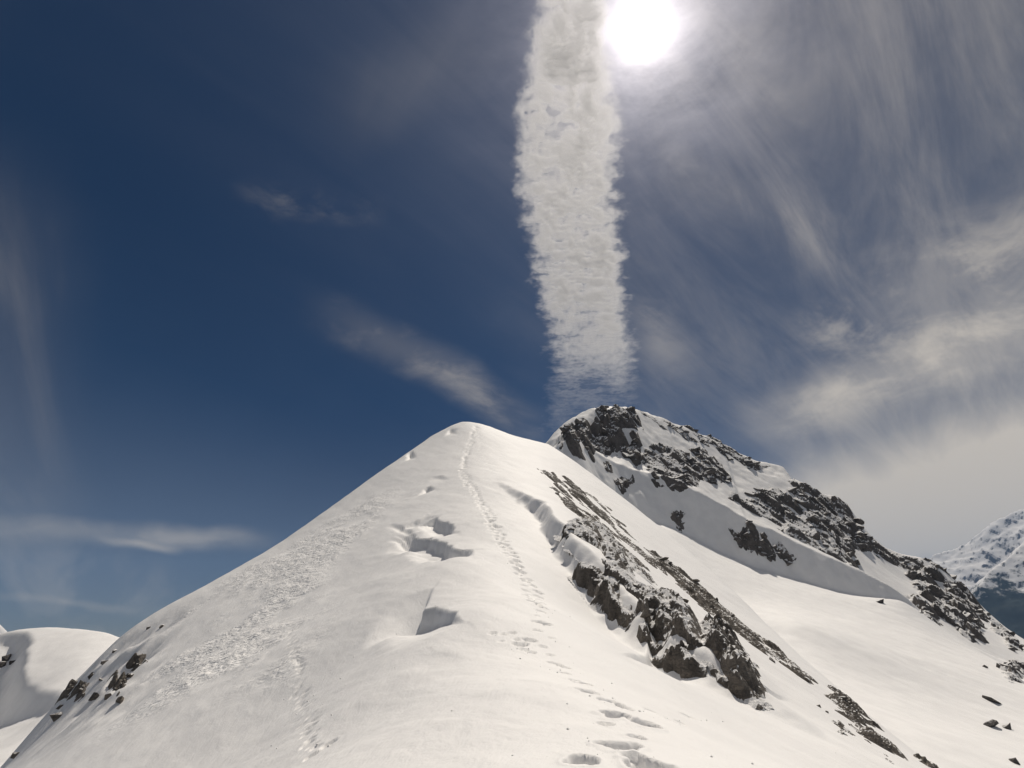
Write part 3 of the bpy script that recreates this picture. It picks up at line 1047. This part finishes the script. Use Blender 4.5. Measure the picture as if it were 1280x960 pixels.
outcrop('crag', 'separate rock cluster in the shaded slope under the large rock wall', HM, [(908, 655), (930, 655), (955, 665), (985, 680), (1002, 698), (985, 706), (950, 700), (915, 690)],
        M_ROCK_FAR, B_FAR, 0.36, 2.45, 4.0, 1.0, 1.2, 0.36, 5, 26, (1.2, 3.2), 145, PG, 'crag', frac=CRAG_FRAC, up=0.35)
outcrop('crag', 'jagged rocky end of the peak ridge above the dark valley', HM, [(1132, 745), (1140, 715), (1165, 700), (1195, 710), (1215, 735), (1235, 770), (1240, 810), (1215, 805), (1185, 780), (1150, 775)],
        M_ROCK_FAR, B_FAR, 0.42, 4.08, 5.0, 1.0, -0.9, 0.36, 6, 44, (1.5, 4.0), 156, PG, 'crag', frac=CRAG_FRAC, up=0.35)
outcrop('crag', 'small crag at the right edge above the end of the bowl', HM, [(1236, 770), (1255, 785), (1275, 800), (1285, 815), (1262, 812), (1245, 795)],
        M_ROCK_FAR, B_FAR, 0.42, 2.38, 3.5, 1.0, -0.9, 0.36, 5, 14, (1.2, 3.0), 167, PG, 'crag', frac=CRAG_FRAC)
outcrop('crag', 'dark boulder group at the right edge of the snow bowl', HM, [(1250, 838), (1265, 828), (1285, 832), (1285, 855), (1262, 852)],
        M_ROCK_FAR, B_FAR, 0.30, 2.04, 3.0, 1.0, -0.9, 0.30, 4, 10, (1.0, 2.5), 178, PG, 'crag', frac=CRAG_FRAC, up=0.4)
outcrop('crag', 'spiky rock standing at the edge of the shaded snow below the summit', HM, [(838, 646), (846, 638), (854, 640), (856, 655), (852, 666), (842, 658)],
        M_ROCK_FAR, B_FAR, 0.22, 2.18, 2.4, 1.0, 1.2, 0.15, 3, 8, (0.8, 1.8), 189, PG, 'crag', frac=CRAG_FRAC, up=0.5)
outcrop('crag', 'heart shaped rock patch alone in the shaded snow face', HM, [(769, 602), (778, 598), (792, 598), (791, 606), (777, 614)],
        M_ROCK_FAR, B_FAR, 0.25, 1.09, 2.6, 1.2, -0.5, 0.1, 2.6, 5, (1.0, 2.2), 200, PG, 'crag', frac=CRAG_FRAC, up=0.4)
outcrop('crag', 'small dark stone above the heart shaped rock patch', HM, [(756, 580), (762, 580), (764, 588), (758, 587)],
        M_ROCK_FAR, B_FAR, 0.25, 0.82, 1.6, 1.0, -0.5, 0.0, 1.6, 2, (0.8, 1.4), 211, PG, 'crag', frac=CRAG_FRAC, up=0.4)
outcrop('crag', 'rock ledges under the gullies, just above the long shaded slope', HM, [(815, 600), (840, 598), (862, 600), (858, 608), (838, 612), (822, 608)],
        M_ROCK_FAR, B_FAR, 0.30, 1.36, 3.0, 1.6, -0.4, 0.2, 3, 8, (1.2, 2.6), 222, PG, 'crag', frac=CRAG_FRAC, up=0.4)
outcrop('crag', 'rocky rib between two snow gullies right of the summit', HM, [(868, 565), (885, 560), (900, 585), (914, 603), (902, 606), (885, 588)],
        M_ROCK_FAR, B_FAR, 0.36, 2.31, 3.6, 1.2, -0.9, 0.25, 4, 12, (1.2, 2.8), 233, PG, 'crag', frac=CRAG_FRAC, up=0.4)


outcrop('crag', 'thin broken rocks along the skyline between the rock wall and the ridge end', HM, [(1085, 672), (1110, 687), (1140, 697), (1165, 702), (1150, 716), (1120, 706), (1095, 694)],
        M_ROCK_FAR, B_FAR, 0.36, 2.4, 3.0, 1.6, -0.4, 0.30, 3.5, 12, (1.0, 2.2), 244, PG, 'crag', frac=CRAG_FRAC, up=0.35)


# single stones
def stone(label, H, px, py, size, blocks, name='stone', group='single stones in the snow', seed=0, n=1):
    rnd = random.Random(seed)
    p = hit(H, px, py)
    b = link(name, blocks[rnd.randrange(len(blocks))], None)
    b.location = (p[0], p[1], p[2] + 0.02 * size)
    b.scale = (size * rnd.uniform(0.9, 1.3), size, size * rnd.uniform(0.9, 1.4))
    b.rotation_euler = (rnd.uniform(-0.4, 0.4), rnd.uniform(-0.4, 0.4), rnd.uniform(0, 3))
    tag(b, label, 'stone', group)


stone('single dark stone in the snow right of the near rock tower', HN, 965, 826, 0.35, B_BARE, seed=1)
stone('tiny stone left of the scattered low rocks, upper one', HN, 1023, 883, 0.2, B_BARE, seed=2)
stone('tiny stone left of the scattered low rocks, lower one', HN, 1033, 890, 0.16, B_BARE, seed=3)
stone('lone dark boulder at the top edge of the sunlit bowl', HM, 1101, 753, 2.0, B_DARK, seed=4)
stone('small stone in the bowl left of the right edge boulder group', HM, 1231, 834, 1.0, B_DARK, seed=5)
stone('pointed stone in the bowl below the right edge boulder group', HM, 1239, 876, 2.0, B_DARK, seed=6)
stone('left of two pointed stones low in the bowl', HM, 1240, 908, 2.2, B_DARK, seed=7)
stone('right of two pointed stones low in the bowl', HM, 1259, 910, 1.5, B_DARK, seed=8)
stone('lowest stone in the bowl, at the bottom right corner', HM, 1268, 953, 1.2, B_DARK, seed=9)

# rocks on the far end of the left slope
LG = 'rocks on the left slope'
outcrop('boulder', 'dark boulder topmost and rightmost of the left slope rocks', HN, [(166, 826), (176, 823), (188, 828), (183, 838), (170, 836)], M_ROCK_BARE, B_BARE, 0.06, 0.55, 0.8, 1.2, 0.5, 0.2, 0.8, 3, (0.25, 0.5), 401, LG, 'boulder', up=0.4)
outcrop('boulder', 'tall split boulder in the middle of the left slope rocks', HN, [(136, 842), (150, 840), (160, 846), (156, 860), (146, 870), (136, 862)], M_ROCK_BARE, B_BARE, 0.06, 0.6, 0.7, 1.0, 0.9, 0.25, 0.8, 4, (0.25, 0.5), 412, LG, 'boulder', up=0.4)
outcrop('boulder', 'upright dark boulder near the left end of the left slope rocks', HN, [(94, 860), (102, 858), (106, 870), (98, 878)], M_ROCK_BARE, B_BARE, 0.06, 0.5, 0.6, 1.0, 0.9, 0.15, 0.6, 2, (0.2, 0.4), 423, LG, 'boulder', up=0.4)
outcrop('boulder', 'dark boulder at the left end of the left slope rocks', HN, [(78, 862), (88, 858), (90, 872), (80, 876)], M_ROCK_BARE, B_BARE, 0.06, 0.5, 0.6, 1.0, 0.9, 0.15, 0.6, 2, (0.2, 0.4), 434, LG, 'boulder', up=0.4)
LEFT = [(149, 877, 1.0, 'stone just below the tall split boulder of the left slope'),
        (118, 872, 1.0, 'stone left of the tall split boulder of the left slope'), (71, 898, 1.3, 'lowest dark stone of the left slope rocks'),
        (115, 845, 1.0, 'stone on the edge of the left slope against the shoulder'), (131, 828, 0.8, 'small stone high on the edge of the left slope'),
        (143, 814, 0.6, 'small stone under the top corner of the left slope'), (186, 785, 0.6, 'small stone right on the skyline of the left slope'),
        (202, 784, 0.7, 'rightmost small stone near the skyline of the left slope'), (20, 945, 0.9, 'small stone at the bottom left corner'),
        (108, 858, 0.9, 'stone between the upright boulder and the slope edge'), (162, 846, 0.8, 'stone at the right foot of the tall split boulder'),
        (134, 872, 0.8, 'stone at the lower left foot of the tall split boulder'), (76, 884, 0.8, 'stone just above the lowest stone of the left slope'),
        (126, 850, 0.7, 'small stone between the slope edge and the tall split boulder')]
for i, (px, py, sz, lab) in enumerate(LEFT):
    stone(lab, HN, px, py, sz * 0.55, B_BARE, 'stone', LG, 40 + i)


SG = 'small rocks on the snow shoulder'
stone('left of the small rocks at the left edge, on the snow shoulder', HL, 3, 832, 1.6, B_DARK, 'stone', SG, 71)
stone('middle of the small rocks at the left edge, on the snow shoulder', HL, 9, 823, 2.0, B_DARK, 'stone', SG, 72)
stone('right of the small rocks at the left edge, on the snow shoulder', HL, 16, 828, 1.5, B_DARK, 'stone', SG, 73)


# ------------------------------------------------------------------ contrail
def build_contrail():
    ALT = 11000.0
    edges = [(0, 664, 764), (40, 655, 766), (80, 650, 772), (130, 641, 782), (180, 640, 782), (230, 643, 778), (280, 647, 782), (330, 657, 786), (380, 670, 788),
             (420, 678, 796), (460, 680, 806), (500, 672, 804), (540, 668, 785)]
    L = []; R = []
    for py, a, b in edges:
        for px, lst in ((a, L), (b, R)):
            d = ray(px, py)
            lst.append(d[:2] * (ALT / d[2]))
    L = np.array(L); R = np.array(R)
    # carry it on overhead
    def ext(A):
        t = (A[0] - A[2]) / np.linalg.norm(A[0] - A[2])
        return np.vstack([A[0] + t * 9000, A[0] + t * 2500, A])
    R0 = R.copy()
    L = ext(L)
    wd = np.linalg.norm(R[0] - L[2])
    R = np.vstack([L[0] + (R0[0] - L[2]), L[1] + (R0[0] - L[2]), R0])
    nseg = len(L)
    npy = np.interp(np.linspace(0, 1, 760), np.linspace(0, 1, nseg), np.arange(nseg))
    ncol = 130
    Lx = np.stack([np.interp(npy, np.arange(nseg), L[:, i]) for i in (0, 1)], 1)
    Rx = np.stack([np.interp(npy, np.arange(nseg), R[:, i]) for i in (0, 1)], 1)
    f = np.linspace(-0.06, 1.06, ncol)
    XY = Lx[:, None] + (Rx - Lx)[:, None] * f[None, :, None]
    x = XY[..., 0].ravel(); y = XY[..., 1].ravel()
    F01 = np.tile(f, len(npy))
    Pp = np.repeat(npy, ncol)
    e = np.minimum(F01, 1 - F01)
    wx = x + 160 * fbm(x / 700, y / 700, 43, 3); wy = y + 160 * fbm(x / 700, y / 700, 53, 3)
    bil = 1 - np.abs(fbm(wx / 520, wy / 330, 3, 3, 0.5)) * 2.0
    bil2 = 1 - np.abs(fbm(wx / 190, wy / 150, 13, 3, 0.6)) * 2.2
    rip = ridged(wx / 2600, wy / 420, 63, 3)
    big = fbm(x / 1300, y / 2200, 23, 4)
    edge_n = fbm(x / 420, y / 360, 33, 5, 0.62)
    t = sstep(-0.03, 0.26, e + 0.11 * edge_n - 0.012) ** 1.25
    far = sstep(nseg - 0.9, nseg - 6.0, Pp)
    thick = t * np.maximum(20 + 130 * bil + 90 * bil2 + 190 * (rip - 0.3) + 220 * big, 50 + 16 * bil2) * (0.03 + 0.97 * far ** 2.0)
    lump = t * 45 * bil2
    top = ALT + 0.45 * thick
    bot = ALT - 0.55 * thick - lump * 0
    n = len(x)
    thick = np.maximum(thick, 0)
    live = thick > 2
    F = grid_faces(len(npy), ncol)
    k = live[F].any(1)
    Ft = F[k]
    V = np.concatenate([np.stack([x, y, np.where(live, top, ALT + 0.5)], 1), np.stack([x, y, np.where(live, bot, ALT - 0.5)], 1)])
    Fb = Ft[:, ::-1] + n
    ed = np.concatenate([Ft[:, [0, 1]], Ft[:, [1, 2]], Ft[:, [2, 3]], Ft[:, [3, 0]]])
    key = np.minimum(ed[:, 0], ed[:, 1]).astype(np.int64) * (2 * n) + np.maximum(ed[:, 0], ed[:, 1])
    _, inv, cnt = np.unique(key, return_inverse=True, return_counts=True)
    be = ed[cnt[inv] == 1]
    Fs = np.stack([be[:, 1], be[:, 0], be[:, 0] + n, be[:, 1] + n], 1)
    Fall = np.concatenate([Ft, Fb, Fs])
    V, Fall, _ = drop_verts(V, Fall, np.ones(len(Fall), bool))
    me = np_mesh('contrail', V, Fall, smooth=False)
    m = bpy.data.materials.new('ice_cloud')
    m.use_nodes = True
    m.node_tree.nodes.clear()
    g = NT(m.node_tree)
    out = g.n('ShaderNodeOutputMaterial')
    vs = g.n('ShaderNodeVolumeScatter')
    vs.inputs['Color'].default_value = (0.97, 0.965, 0.96, 1)
    vs.inputs['Density'].default_value = 0.0047
    vs.inputs['Anisotropy'].default_value = 0.46
    g.l(vs.outputs[0], out.inputs['Volume'])
    o = link('contrail', me, m)
    tag(o, 'broad white rippled contrail rising from behind the peak towards the sun', 'contrail')


build_contrail()


# ------------------------------------------------------------------ air
def build_haze():
    lo, hi = (-13200, -13200, -1301), (13200, 13200, 1700)
    v = np.array([(x, y, z) for z in (lo[2], hi[2]) for y in (lo[1], hi[1]) for x in (lo[0], hi[0])], float)
    f = np.array([[0, 2, 3, 1], [4, 5, 7, 6], [0, 1, 5, 4], [2, 6, 7, 3], [0, 4, 6, 2], [1, 3, 7, 5]])
    m = bpy.data.materials.new('mountain_air')
    m.use_nodes = True
    m.node_tree.nodes.clear()
    g = NT(m.node_tree)
    out = g.n('ShaderNodeOutputMaterial')
    pv = g.n('ShaderNodeVolumePrincipled')
    pv.inputs['Color'].default_value = (0.34, 0.58, 1.0, 1)
    pv.inputs['Density'].default_value = 0.000048
    pv.inputs['Anisotropy'].default_value = 0.1
    g.l(pv.outputs[0], out.inputs['Volume'])
    o = link('haze', np_mesh('haze', v, f, smooth=False), m)
    tag(o, 'pale blue mountain air veiling the far range', 'haze', kind='stuff')


build_haze()
